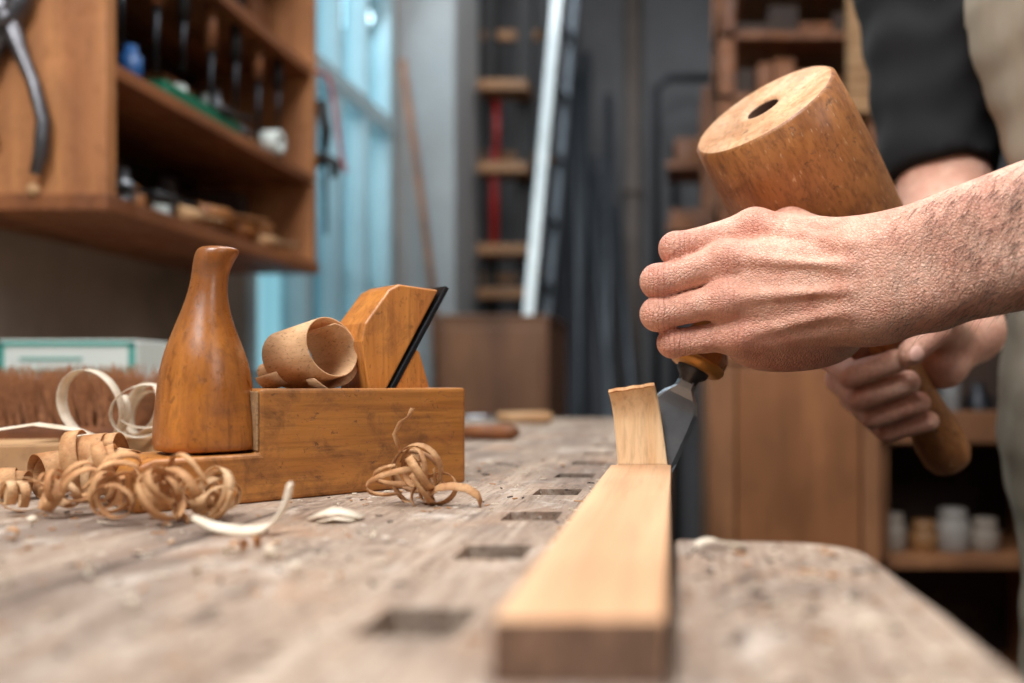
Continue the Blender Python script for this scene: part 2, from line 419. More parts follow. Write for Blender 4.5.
# ------------------------------------------------------------------ WOOD STRIP
ws=empty('wood_strip')
m=MB()
x0,x1=-.0425,-.0025
prof=[(.196,0),(.196,.0152),(.563,.0152),(.566,.0120),(.60,.0105),(.72,.0105),(.72,0)]
vs=[(x0,p[0],p[1]) for p in prof]+[(x1,p[0],p[1]) for p in prof]; n=len(prof)
m.add(vs,[tuple(range(n)),tuple(range(2*n-1,n-1,-1))],0,False)
m.add(vs,[(i,i+n,(i+1)%n+n,(i+1)%n) for i in range(1,n)],0,False)
m.add(vs,[(0,n,n+1,1)],1,False)
o=m.obj('strip_body',[M_strip,M_endgrain],ws)
bm=bmesh.new(); bm.from_mesh(o.data); bmesh.ops.remove_doubles(bm,verts=bm.verts,dist=1e-6); bmesh.ops.recalc_face_normals(bm,faces=bm.faces); bm.to_mesh(o.data); bm.free()
b_=o.modifiers.new('b','BEVEL'); b_.width=.0007; b_.segments=2; b_.limit_method='ANGLE'; b_.angle_limit=math.radians(40)
m=MB(); R=[]
for i in range(34):
    t=i/33; z=.0140+.0515*math.sin(t*1.15)/math.sin(1.15); y=.5622+.0035*math.sin(t*math.pi*.9)-.0075*max(0,t-.5)**1.5*2.4
    xc=-.0212-.0074*t; hw=.0164-.0014*t
    top=[];bot=[]
    th=.0024*(1-.25*t)
    for k in range(25):
        u=-1+k/12; bowed=.0010*(1-u*u)*(.3+t); jag=(.00025*math.sin(u*9+1))*(t**8)
        rid=.00009*math.sin(u*31+2*math.sin(t*3))
        top.append(Vector((xc+hw*u,y-bowed-rid,z+jag+.0022*u*t))); bot.append(Vector((xc+hw*u,y-bowed+th,z+jag+.0022*u*t+.0020*t**4)))
    R.append(top+bot[::-1])
m.rings(R[:-1],0,False,True); m.rings(R[-2:],1,True,False); m.rings(R[:2],0,True,True)
m.obj('lifted_chip',[M_chip,M_shaved],ws)
# ------------------------------------------------------------------ PLANE
PM=Matrix.Translation((-.145,.59,0))@Matrix.Rotation(math.atan2(-.712,-.702),4,'Z')
hp=empty('hand_plane',PM)
def plane_part(mb,name,mats,**k):
    o=mb.obj(name,mats,**k); o.parent=hp; return o
m=MB(); m.prism([(0,0),(.2,0),(.2,.020),(.197,.0255),(.190,.0286),(.1366,.0286),(.1366,.066),(0,.066)],-.06,0)
body=m.obj('body',M_plane)
boolean_cut(body,[(.045,.112,-.053,-.008,.022,.08)])
body.parent=hp
b_=body.modifiers.new('b','BEVEL'); b_.width=.0026; b_.segments=3; b_.limit_method='ANGLE'; b_.angle_limit=math.radians(35)
m=MB(); m.prism([(.081,.022),(.066,.066),(.071,.096),(.0685,.108),(.052,.131),(.045,.135),(.0155,.1335),(.052,.068),(.078,.022)],-.0515,-.0095)
plane_part(m,'wedge',M_wedge,bevel=.0026,seg=3)
m=MB(); m.prism([(.0785,.02),(.0115,.1365),(.0085,.135),(.0755,.018)],-.0535,-.0075)
plane_part(m,'iron',M_steeld,bevel=.0006)
m=MB(); m.prism([(.052,.062),(.0345,.092),(.031,.091),(.022,.062)],-.053,-.008)
plane_part(m,'bed_block',M_wedge,bevel=.001)
m=MB(); R=[]
sil=[(452,157,258),(446,156,258),(425,156,256),(400,157,254),(380,159,252),(360,163,248),(345,168,242),(330,174,236),(315,180,231),(300,186,228),(285,190,227),(272,192,229),(262,193,233),(254,195,238),(249,197,240),(246.5,201,238),(245.5,208,232)]
for py,l,r in sil:
    z=.07+(382-py)*.499/850; hw=(r-l)/2; cpx=(l+r)/2-204; s_=hw/50.5
    cxl=.157-cpx/1868; ring=[]
    for k in range(40):
        a=2*math.pi*k/40; ca,sa=math.cos(a),math.sin(a)
        q=(abs(ca)**2.6+abs(sa)**2.6)**(-1/2.6) if z<.045 else 1
        yy=min(s_*1.0,1)
        if z>.13: yy=s_*.92
        ring.append(Vector((cxl+.0265*s_*ca*q,-.03+.0285*yy*sa*q,z)))
    R.append(ring)
m.rings(R); plane_part(m,'front_horn',M_planev,sub=1)
m=MB()
m.box(.1366,.1380,-.058,-.001,.030,.0645)
plane_part(m,'joint_strip',wood('joint_wood',col(150,116,80),col(186,150,110),axis=0,scale=300,stretch=.1,streak=.9,wear=.6),bevel=.0004)
m=MB()
Ri=PM.to_3x3().inverted()
axw=Ri@Vector((.86,-.40,.20))
cw=PM.inverted()@Vector((-.236,.548,.0865))
m.curl(cw,axw,.0228,.0165,1.45,.040,.003,2.6,.0009,0,.04,90,True)
m.curl(cw+Ri@Vector((-.020,.0,-.010)),axw,.010,.006,1.2,.020,.0,1.0,.0007,0,.05,40,True)
m.ribbon([(.082,-.030,.045),(.086,-.030,.056),(.092,-.030,.066),(.100,-.030,.072)],[Vector((0,.018,0))]*4,.0009)
plane_part(m,'mouth_shaving',wood('mouth_shaving_wood',col(216,168,120),col(236,194,150),axis=1,scale=220,stretch=0.2,rough=0.7,bmp=0.4,fleck=col(160,106,64),streak=.35,fmin=.6,trans=.2))
# ------------------------------------------------------------------ CHISEL
tip=Vector((-.0179,.5690,.0160)); ax=Vector((.433,.144,.888)).normalized()
xdir=Vector((1,.0,0)); xdir=(xdir-ax*xdir.dot(ax)).normalized(); ydir=ax.cross(xdir)
CM=Matrix((xdir,ydir,ax)).transposed().to_4x4(); CM.translation=tip
ch=empty('wood_chisel',CM)
m=MB(); R=[]
for z,hw,t0,t1 in [(0,.0175,-.0001,.0002),(.008,.0175,-.0008,.0020),(.030,.0172,-.0012,.0024),(.042,.0165,-.0014,.0028),(.050,.0125,-.0022,.0036),(.056,.0075,-.0038,.0046),(.063,.0065,-.0052,.0056)]:
    c=min(hw*.35,.003)
    R.append([Vector((-hw,t1*.5,z)),Vector((-hw+c,t0,z)),Vector((hw-c,t0,z)),Vector((hw,t1*.5,z)),Vector((hw,t1,z)),Vector((-hw,t1,z))])
m.rings(R,0,True,False); m.lathe([(.060,.0060),(.064,.0075),(.067,.0110),(.0715,.0118),(.072,.010)],24,1); o=m.obj('blade',[M_steel,M_bolster],None,.0004); o.parent=ch
m=MB(); m.lathe([(.0705,.012),(.0712,.0172),(.074,.0196),(.083,.0198),(.089,.0170),(.10,.0138),(.12,.0150),(.15,.0155),(.172,.0148),(.182,.0130),(.184,.010)],32)
o=m.obj('handle',M_planev); o.parent=ch
m=MB(); m.lathe([(.0702,.0120),(.0705,.0165),(.0720,.0190),(.0745,.0202),(.0765,.0202),(.0775,.0196)],32); o=m.obj('ferrule',plain('brass_ferrule',col(196,140,70),.4,.6,.2,60)); o.parent=ch
# ------------------------------------------------------------------ MALLET
A0=np.array((.0615,.60,.2636)); A1=np.array((.2491,.77,-.0007))
av=Vector(A1-A0).normalized(); xd=av.orthogonal().normalized(); yd=av.cross(xd)
MM=Matrix((xd,yd,av)).transposed().to_4x4(); MM.translation=Vector(A0)
ml=empty('wooden_mallet',MM)
m=MB(); m.lathe([(.0010,.0525),(.0030,.0552),(.03,.0572),(.07,.0582),(.115,.0577),(.138,.0550),(.146,.048),(.149,.030),(.150,.015)],64,0,None,False)
m.lathe([(.0012,.0122),(.0000,.0138),(-.0010,.0190),(.0006,.0206),(0,.0480),(.0010,.0525)],64,1,None,False)
m.lathe([(.035,.0002),(.035,.0100),(.004,.0112),(.0012,.0122)],64,2,None,False)
o=m.obj('head',[M_mallet,M_mtop,M_hole]); o.parent=ml
m=MB(); m.lathe([(.145,.0175),(.16,.0165),(.22,.0165),(.28,.0172),(.315,.0200),(.340,.0225),(.358,.0220),(.366,.0190),(.369,.014),(.3692,.0065),(.358,.005),(.358,.0002)],40,0,None,True)
o=m.obj('handle',M_mallet); o.parent=ml
# ------------------------------------------------------------------ PERSON
pr=empty('craftsman')
LF={'i':[(.0520,.556,.1705),(.0015,.547,.1555),(.0030,.5745,.1595),(.0270,.592,.1640)],
    'm':[(.0330,.540,.1470),(-.0100,.5385,.1335),(-.0090,.5690,.1370),(.0120,.590,.1410)],
    'r':[(.0320,.537,.1222),(-.0105,.5385,.1128),(-.0095,.5680,.1160),(.0080,.588,.1190)],
    'p':[(.0400,.543,.1000),(-.0010,.5450,.0950),(-.0000,.5690,.0970),(.0140,.585,.0990)]}
LR={'i':(.0132,.0108,.0094,.0080),'m':(.0134,.0110,.0096,.0082),'r':(.0126,.0105,.0092,.0080),'p':(.0116,.0094,.0084,.0072)}
LW=[(.128,.517,.150),(.127,.513,.138),(.127,.514,.124),(.126,.518,.112)]
Ls=Vector((.47,.60,.50)); Le=Vector((.365,.425,.188))
def left_arm(P):
    prox=None; rest=None
    for k in 'imrp':
        j=LF[k]; r=LR[k]
        mid=tuple((np.array(j[0])+np.array(j[1]))/2)
        a=smin(cap(P,j[0],mid,r[0]*.95,r[1]*.93),cap(P,mid,j[1],r[1]*.93,r[1]*.98),.002)
        kn=np.linalg.norm(P-np.array(j[1],np.float32)-np.array((-.0012,-.0013,.0),np.float32),axis=1)-r[1]*1.02
        a=smin(a,kn,.003)
        bq=smin(cap(P,j[1],j[2],r[1],r[2]),cap(P,j[2],j[3],r[2],r[3]),.0015)
        prox=a if prox is None else smin(prox,a,.0008)
        rest=bq if rest is None else np.minimum(rest,bq)
    palm=None
    for k,wp in zip('imrp',LW):
        j=LF[k]; a=cap(P,j[0],wp,.0120,.0170)
        palm=a if palm is None else smin(palm,a,.012)
    for c,r in [((.078,.552,.102),(.046,.021,.0250)),((.060,.560,.098),(.028,.018,.019)),((.080,.556,.150),(.045,.020,.022)),((.055,.556,.118),(.026,.012,.032)),((.100,.535,.128),(.034,.022,.032))]:
        palm=smin(palm,ell(P,c,r),.010)
    th=smin(cap(P,(.112,.545,.150),(.078,.572,.172),.019,.0150),cap(P,(.078,.572,.172),(.050,.596,.172),.0135,.0118),.006)
    th=smin(th,cap(P,(.050,.596,.172),(.024,.602,.160),.0118,.0098),.003)
    palm=smin(palm,th,.008)
    d=smin(prox,palm,.0065)
    for k,s_ in zip('imrp',(.3,1,1,.6)):
        j=LF[k]; d=smin(d,np.linalg.norm(P-np.array((j[0][0]+.002,j[0][1]-.0044,j[0][2]),np.float32),axis=1)-.0107*(.9+.1*s_),.005)
    d=smin(d,rest,.001)
    for k,wp in zip('imrp',LW):
        j=LF[k]; d=smin(d,cap(P,(j[0][0]+.004,j[0][1]-.0112,j[0][2]),(wp[0]-.025,wp[1]-.0152,wp[2]),.0022,.0008),.006)
    vein=[[(.045,.5265,.135),(.065,.519,.131),(.082,.5125,.137),(.105,.502,.134)],[(.048,.530,.112),(.068,.5215,.117),(.082,.5135,.127)],[(.060,.531,.157),(.080,.520,.151),(.096,.508,.142)]]
    for vn in vein:
        for a,b in zip(vn[:-1],vn[1:]): d=smin(d,cap(P,a,b,.0014,.0014),.0033)
    fa=smin(cap(P,(.118,.517,.146),(.34,.440,.205),.0212,.0390),cap(P,(.118,.516,.116),(.345,.425,.172),.0200,.0340),.018)
    fa=smin(fa,ell(P,(.152,.502,.118),(.016,.015,.016)),.012)
    fa=smin(fa,cap(P,tuple(Le),tuple(Ls),.042,.050),.03)
    return smin(d,fa,.016)
red=[(LF[k][1],.011,.5) for k in 'imrp']+[((LF[k][0][0],LF[k][0][1]-.013,LF[k][0][2]),.012,.4) for k in 'imrp']
red+=[((.078,.54,.085),.025,.35)]
wrk=[((LF[k][1][0]+.001,LF[k][1][1]-.006,LF[k][1][2]),.0095,.9) for k in 'imrp']+[((LF[k][0][0],LF[k][0][1]-.013,LF[k][0][2]),.009,.4) for k in 'imrp']
polygonize(left_arm,(-.032,.36,.07),(.54,.68,.56),.0014,'left_arm_skin',M_skin,pr,{'mask':red,'wrinkle':wrk},1)
a_=np.array(av); e2=np.array((0,-1,0))+a_[1]*a_; e2/=np.linalg.norm(e2); e1=np.cross(a_,e2)
def H(s,c1,c2): return tuple(A0+a_*s+e1*c1+e2*c2)
RF=[]
for s_,r,k in ((.215,.0116,1.08),(.2385,.0120,1.15),(.2615,.0115,1.10),(.2830,.0104,1.0)):
    RF.append(([H(s_-.006,-.016,-.038),H(s_,.040*k,-.020),H(s_+.004,.0395*k,.0140),H(s_+.006,.009,.0320)],r))
Rw=Vector((.258,.752,.114)); Re=Vector((.292,.925,.272)); Rs=Vector((.278,1.00,.56))
rt=[tuple(Rw+Vector((-.012,-.012,-.006))),H(.222,-.038,.014),H(.215,-.028,.0370),H(.2135,.000,.0450)]
def right_arm(P):
    prox=None;rest=None;palm=None
    for i,(j,r) in enumerate(RF):
        a=cap(P,j[0],j[1],r*1.15,r*1.0)
        bq=smin(cap(P,j[1],j[2],r*1.0,r*.93),cap(P,j[2],j[3],r*.93,r*.82),.0015)
        prox=a if prox is None else smin(prox,a,.001)
        rest=bq if rest is None else np.minimum(rest,bq)
        wp=tuple(Rw+Vector((.004,.002,.0))*(i-1.5))
        q=cap(P,j[0],wp,.014,.020); palm=q if palm is None else smin(palm,q,.012)
    th=smin(cap(P,rt[0],rt[1],.020,.0170),cap(P,rt[1],rt[2],.0155,.0120),.006)
    th2=cap(P,rt[2],rt[3],.0120,.0104)
    palm=smin(palm,cap(P,H(.278,-.036,-.006),tuple(Rw),.022,.022),.01)
    palm=smin(palm,th,.008)
    d=smin(prox,palm,.008); d=smin(d,rest,.001); d=smin(d,th2,.0012)
    fa=smin(cap(P,tuple(Rw+Vector((-.008,0,0))),tuple(Re),.0215,.0410),cap(P,tuple(Rw+Vector((.012,0,.0))),tuple(Re+Vector((.01,0,0))),.0205,.0410),.015)
    fa=smin(fa,cap(P,tuple(Re),tuple(Rs),.044,.048),.03)
    return smin(d,fa,.015)
red=[(j[1],.012,.5) for j,r in RF]+[(j[2],.011,.5) for j,r in RF]+[(rt[2],.012,.5)]
polygonize(right_arm,(.09,.59,-.03),(.38,1.07,.62),.0018,'right_arm_skin',M_skin,pr,{'mask':red,'wrinkle':[(j[2],.008,.6) for j,r in RF]},1)
m=MB()
tp=Vector(rt[3]); td=(Vector(rt[3])-Vector(rt[2])).normalized(); tn=Vector(e2); tn=(tn-td*tn.dot(td)).normalized(); tb=td.cross(tn)
tn=(tn-tb*.25 if tb.z<0 else tn+tb*.25).normalized(); tb=td.cross(tn)
c=tp+tn*.0082+td*.001; R=[]
for k,(s_,h) in enumerate([(1,0),(.92,.0012),(.7,.0022),(.35,.0028),(.05,.003)]):
    R.append([c+(td*math.cos(a)*.0078+tb*math.sin(a)*.0064)*s_+tn*h for a in [2*math.pi*i/24 for i in range(24)]])
m.rings(R); m.obj('thumb_nail',M_nail,pr)
def torso(P):
    d=cap(P,(.475,.69,.42),(.405,.91,.46),.118,.112)
    d=smin(d,cap(P,(.515,.70,.12),(.485,.88,.12),.120,.120),.10)
    d=smin(d,cap(P,(.495,.78,.12),(.44,.80,.42),.13,.13),.05)
    d=smin(d,cap(P,(.47,.63,.50),(.35,.97,.54),.062,.062),.06)
    return d
def folds(P,a=.003):
    return a*(np.sin(P[:,2]*70+P[:,1]*40+np.sin(P[:,0]*50)*1.5)*np.sin(P[:,1]*55-P[:,2]*30+P[:,0]*60))
def shirt(P):
    d=torso(P)
    d=smin(d,cap(P,(.35,.97,.54),tuple(Rs),.062,.066),.05)
    sl=cap(P,tuple(Rs),tuple(Re+(Rs-Re)*.10),.068,.062)
    sl=np.maximum(sl,-((P-np.array(Re+(Rs-Re)*.07,np.float32))@np.array((Rs-Re).normalized(),np.float32)))
    d=smin(d,sl,.03)
    s2=cap(P,tuple(Ls),tuple(Le+(Ls-Le)*.40),.064,.058)
    s2=np.maximum(s2,-((P-np.array(Le+(Ls-Le)*.38,np.float32))@np.array((Ls-Le).normalized(),np.float32)))
    d=smin(d,s2,.03)
    d=np.maximum(d,.02-P[:,2])
    return d+folds(P)
polygonize(shirt,(.18,.50,-.02),(.68,1.12,.68),.006,'t_shirt',M_black,pr)
def lower(P):
    d=cap(P,(.52,.70,.02),(.49,.88,.02),.125,.125)
    for y,x,fy in ((.705,.52,.66),(.875,.49,.90)):
        l=smin(cap(P,(x,y,-.03),(x-.01,y,-.42),.092,.064),cap(P,(x-.01,y,-.42),(x+.02,fy,-.79),.062,.048),.03)
        d=smin(d,l,.03)
    d=np.maximum(d,-.80-P[:,2]); d=np.maximum(d,P[:,2]-.10)
    return d+folds(P,.004)
polygonize(lower,(.30,.52,-.83),(.70,1.05,.14),.008,'trousers',M_trou,pr)
fw=np.array((-.965,-.26,0),np.float32); sd=np.array((-.26,.965,0),np.float32); tc0=np.array((.47,.79,.3),np.float32)
def apron(P):
    d=smin(torso(P),cap(P,(.52,.70,.02),(.49,.87,.02),.127,.127),.06)
    d=smin(d,smin(cap(P,(.52,.71,.0),(.505,.70,-.38),.122,.112),cap(P,(.495,.86,.0),(.485,.87,-.38),.122,.112),.08),.06)
    d=np.abs(d+folds(P,.002)-.008)-.004
    q=P-tc0
    d=np.maximum(d,.005-q@fw)
    hw=np.where(P[:,2]>.26,.105,.175); d=np.maximum(d,np.abs(q@sd+.0)-hw)
    d=np.maximum(d,-.40-P[:,2]); d=np.maximum(d,P[:,2]-.52)
    return d
polygonize(apron,(.24,.50,-.43),(.62,1.05,.56),.005,'apron',M_apron,pr)
def headf(P):
    c=Vector((.385,.80,.745))
    d=ell(P,tuple(c),(.098,.078,.108))
    d=smin(d,ell(P,(.350,.795,.690),(.062,.058,.070)),.03)
    d=smin(d,cap(P,(.43,.80,.52),(.415,.80,.68),.062,.055),.03)
    d=smin(d,cap(P,(.290,.788,.735),(.268,.786,.700),.008,.013),.012)
    d=smin(d,cap(P,(.284,.770,.665),(.284,.804,.665),.006),.008)
    d=smin(d,cap(P,(.290,.762,.660),(.292,.81,.648),.012),.02)
    for y in (.752,.822): d=smin(d,cap(P,(.302,y-.012,.758),(.300,y+.012,.758),.008),.012)
    for y in (.718,.880): d=smin(d,ell(P,(.395,y,.725),(.018,.008,.032)),.006)
    for y in (.757,.819): d=np.maximum(d,-(np.linalg.norm(P-np.array((.289,y,.737),np.float32),axis=1)-.011))
    return d
polygonize(headf,(.22,.68,.48),(.52,.93,.88),.004,'head',M_skin,pr,{'mask':[((.27,.79,.70),.02,.3)]},1)
def hairf(P):
    d=ell(P,(.395,.80,.755),(.102,.086,.112))
    d=np.maximum(d,-((P[:,0]-.315)*.6+(P[:,2]-.79)*.8)) ; d=np.maximum(d,.69-P[:,2])
    return d+.0015*np.sin(P[:,1]*400)*np.sin(P[:,0]*220)
polygonize(hairf,(.26,.68,.64),(.52,.92,.90),.004,'hair',M_hair,pr)
m=MB()
for y in (.757,.819):
    m.lathe([(-.0105,.001),(-.0085,.006),(-.004,.0095),(0,.0105),(.004,.0095),(.0085,.006),(.0105,.001)],16,0,Matrix.Translation((.297,y,.737)))
m.obj('eyes',M_eye,pr)
def shoes(P):
    d=None
    for x,y in ((.52,.655),(.495,.905)):
        q=smin(cap(P,(x+.06,y,-.805),(x-.11,y,-.815),.042,.036),cap(P,(x+.02,y,-.80),(x+.02,y,-.74),.045,.047),.03)
        d=q if d is None else np.minimum(d,q)
    return np.maximum(d,-.849-P[:,2])
polygonize(shoes,(.30,.56,-.87),(.66,1.0,-.66),.007,'shoes',M_leather,pr)
m=MB(); rng=random.Random(3); N_=2000
xs=np.array([rng.uniform(.125,.25) for _ in range(N_)]); zs=np.array([rng.uniform(.10,.205) for _ in range(N_)])
P0=np.stack([xs,np.full(N_,.42),zs],1).astype(np.float32); t=np.zeros(N_,np.float32); ok=np.zeros(N_,bool)
for _ in range(50):
    Q=P0.copy(); Q[:,1]+=t; v=left_arm(Q); t+=v*.85; ok=v<3e-4
for i in range(N_):
    if not ok[i] or t[i]>.13: continue
    if rng.random()>(P0[i,0]-.115)/.06: continue
    p=Vector((P0[i,0],P0[i,1]+t[i],P0[i,2]))
    L=rng.uniform(.006,.013); d=Vector((-.7+rng.uniform(-.3,.3),-.22,-.5+rng.uniform(-.4,.3))).normalized()
    m.tube([p,p+d*L*.5+Vector((0,-.0006,0)),p+d*L+Vector((0,0,-.001))],[.00011,.00009,.00003],3)
if m.v: m.obj('forearm_hair',M_hair,pr)
# ------------------------------------------------------------------ SHAVINGS
rng=random.Random(11)
m=MB()
def pile(cx,cy,n,spread,rr,wd,mi):
    for _ in range(n):
        r=rng.uniform(*rr); x=cx+rng.uniform(-1,1)*spread[0]; y=cy+rng.uniform(-1,1)*spread[1]
        z=r*rng.uniform(.95,1.6)+.001
        axd=(rng.uniform(-1,1),rng.uniform(-1,1),rng.uniform(-.5,.5))
        m.curl((x,y,z),axd,r,r*rng.uniform(.5,.9),rng.uniform(1.2,2.6),rng.uniform(*wd),rng.uniform(-.006,.008),rng.uniform(0,6),.0003,mi,.14)
pile(-.262,.422,7,(.018,.012),(.008,.0140),(.003,.0065),0)
pile(-.240,.432,5,(.013,.008),(.008,.0125),(.004,.007),1)
pile(-.300,.44,6,(.02,.012),(.007,.013),(.003,.006),0)
pile(-.335,.45,4,(.015,.012),(.006,.011),(.003,.006),1)
m.curl((-.350,.50,.0205),(1,.25,.15),.0205,.016,2.2,.013,.009,.4,.0005,0,.06)
m.curl((-.325,.49,.017),(1,-.3,-.1),.017,.012,1.8,.010,.008,1.4,.0005,1,.06)
m.curl((-.378,.51,.014),(.6,1,.1),.014,.009,2.0,.014,.004,2.4,.0005,0,.06)
m.curl((-.395,.50,.010),(.9,.3,0),.010,.006,1.5,.018,.004,0,.0005,0,.06)
m.curl((-.322,.478,.024),(1,.5,.3),.012,.009,1.5,.009,.004,0,.0004,0,.06)
m.obj('wood_shavings',[M_shaved,M_shave])
m=MB()
for c,a,r0,r1,t_,w_,p_,a0 in [((-.150,.486,.018),(.4,1,.3),.0185,.012,2.4,.0050,.003,.5),((-.146,.478,.015),(1,.3,.6),.015,.010,1.8,.0045,.004,2),((-.156,.480,.013),(-.3,.5,1),.016,.011,1.5,.0040,.004,1),((-.137,.482,.010),(.2,1,-.6),.012,.008,1.6,.0045,.005,3),((-.150,.484,.020),(.8,.8,.1),.014,.007,2.2,.0035,.002,4)]:
    m.curl(c,a,r0,r1,t_,w_,p_,a0,.0003,0,.18)
m.ribbon([(-.158,.488,.030),(-.161,.488,.040),(-.158,.489,.047),(-.153,.489,.050),(-.151,.489,.055)],[Vector((.0008,.0014,0))]*5,.0004)
m.ribbon([(-.140,.476,.006),(-.132,.475,.011),(-.125,.474,.012),(-.116,.473,.011),(-.110,.474,.007),(-.108,.474,.002)],[Vector((0,.0025,.0018))]*6,.0005)
m.obj('wood_shaving_curl',[M_shaved])
m=MB()
P_=[(-.2225,.392,.0075),(-.211,.390,.0035),(-.197,.388,.0020),(-.186,.388,.0040),(-.179,.389,.0125),(-.1766,.390,.0235)]
sp=[]
for i in range(len(P_)-1):
    for k in range(5):
        t=k/5; a,b=Vector(P_[i]),Vector(P_[i+1]); a0=Vector(P_[max(i-1,0)]); b1=Vector(P_[min(i+2,len(P_)-1)])
        sp.append(0.5*((2*a)+(b-a0)*t+(2*a0-5*a+4*b-b1)*t*t+(-a0+3*a-3*b+b1)*t**3))
sp.append(Vector(P_[-1]))
n=len(sp)
m.ribbon(sp,[Vector((.0004,.0036,.0014))*math.sin(math.pi*(.12+.76*i/(n-1))) for i in range(n)],.0016)
m.obj('wood_shaving_crescent',[M_white])
m=MB()
m.ribbon([(-.184,.432,.002),(-.176,.430,.0045),(-.167,.429,.0045),(-.158,.430,.0015)],[Vector((.001,.006,.001)),Vector((0,.008,.001)),Vector((0,.007,0)),Vector((0,.004,0))],.0008)
m.ribbon([(-.176,.420,.001),(-.168,.421,.0025),(-.160,.424,.001)],[Vector((0,.003,0))]*3,.0008)
m.obj('wood_shaving_flake',[M_white])
m=MB()
pts=[(.0085+.021*t,.352+.006*math.sin(t*3.1),.0026+.0010*math.sin(t*6)) for t in [i/14 for i in range(15)]]
m.ribbon(pts,[Vector((.0003,.0022,.0010*math.cos(i*.3))) for i in range(15)],.0007); m.obj('wood_shaving_sliver',[M_white])
m=MB()
m.curl((-.44,.64,.052),(.2,1,.1),.030,.024,1.2,.009,.004,.5,.0005,0,.1)
m.curl((-.415,.66,.048),(.5,1,-.2),.022,.018,1.6,.009,.004,2.5,.0005,0,.12)
m.curl((-.395,.63,.050),(-.4,1,.2),.021,.017,1.3,.007,.004,1.5,.0005,0,.12)
m.ribbon([(-.50,.60,.026),(-.48,.60,.036),(-.455,.605,.040),(-.43,.61,.036),(-.41,.61,.028)],[Vector((0,.003,.001))]*5,.0006)
m.obj('wood_shaving_loops',[M_white])
m=MB()
for x,y,rz,l,w_,h,z in [(-.455,.62,.3,.085,.03,.025,0),(-.41,.66,-.2,.11,.035,.028,0),(-.53,.66,.1,.07,.05,.024,0),(-.40,.60,.05,.06,.025,.016,.0),(-.47,.57,-.5,.06,.02,.012,0)]:
    Mx=Matrix.Translation((x,y,z))@Matrix.Rotation(rz,4,'Z'); m.box(-l/2,l/2,-w_/2,w_/2,0,h,0,Mx)
m.obj('wood_scraps',M_lum,None,.001)
m=MB(); rng=random.Random(5)
for _ in range(900):
    if rng.random()<.78: x=rng.uniform(-.42,-.045); y=rng.uniform(.2,.75)
    else: x=rng.uniform(.003,.075); y=rng.uniform(.15,.36)
    if -.0895<x<-.0595: continue
    s_=rng.uniform(.0003,.0011); l=s_*rng.uniform(1.2,3.5)
    Mx=Matrix.Translation((x,y,.0004))@Matrix.Rotation(rng.uniform(0,3.1),4,'Z')@Matrix.Rotation(rng.uniform(-.3,.3),4,'X')
    m.box(-l,l,-s_/2,s_/2,0,.0003+.25*s_,rng.choice([0,0,1,2]),Mx)
for _ in range(26):
    x=rng.uniform(-.36,-.1); y=rng.uniform(.25,.42)
    if -.0895<x<-.0595: continue
    r=rng.uniform(.0012,.0032); m.curl((x,y,r+.0004),(rng.uniform(-1,1),rng.uniform(-1,1),.1),r,r*.8,rng.uniform(.4,.9),rng.uniform(.002,.005),0,rng.uniform(3,5),.0002,rng.choice([0,1]))
m.obj('wood_dust_chips',[M_white,M_shaved,M_cabd])
# ------------------------------------------------------------------ bench items
br=empty('bench_brush'); m=MB(); m.box(-.80,-.530,.83,.885,0,.026); m.obj('back',M_cab,br,.006,3)
m=MB(); rng=random.Random(2)
for gi in range(34):
  for gj in range(6):
    bx0=-.792+gi*.0078; by0=.836+gj*.0085; tl=rng.uniform(-.12,.12); tb_=rng.uniform(-.15,.15); th=rng.uniform(.044,.060)
    for _ in range(16):
        a=tl+rng.gauss(0,.13); b2_=tb_+rng.gauss(0,.13); h=th*rng.uniform(.85,1.08)
        p=Vector((bx0+rng.uniform(-.0015,.0015),by0+rng.uniform(-.0015,.0015),.0255)); q=p+Vector((a*h,b2_*h,h)); r=.00055
        m.add([p+Vector((r,0,0)),p+Vector((-r,r,0)),p+Vector((-r,-r,0)),q+Vector((r*.6,0,0)),q+Vector((-r*.6,0,0))],[(0,1,4,3),(1,2,4),(2,0,3,4)],0,False)
m.obj('bristles',M_brist,br)
bx=empty('card_box'); m=MB(); m.box(-.868,-.69,1.09,1.16,0,.124); m.obj('carton',M_paper,bx,.002)
m=MB(); m.box(-.866,-.692,1.0885,1.0905,.116,.122); m.box(-.866,-.692,1.0885,1.0905,.082,.086); m.box(-.866,-.860,1.0885,1.0905,.082,.12); m.box(-.70,-.692,1.0885,1.0905,.082,.12)
m.box(-.84,-.76,1.0885,1.0905,.098,.101);m.obj('label_border',M_tealc,bx)
RY=Matrix.Rotation(math.radians(90),4,'Y'); RXm=Matrix.Rotation(math.radians(90),4,'X')
m=MB(); Mx=Matrix.Translation((-.296,1.42,.0106))@RY
m.lathe([(0,.004),(.001,.009),(.03,.0095),(.07,.0105),(.088,.009),(.092,.004)],20,0,Mx); m.lathe([(-.09,.004),(.0,.0045)],12,1,Mx)
m.obj('screwdriver',[M_lum,M_steel])
m=MB(); Mx=Matrix.Translation((-.255,1.02,.0097))@RY
m.lathe([(0,.004),(.001,.008),(.03,.009),(.06,.0095),(.068,.004)],20,0,Mx); m.lathe([(-.12,.004),(.0,.0045)],12,1,Mx)
m.obj('marking_awl',[M_cab,M_steel])
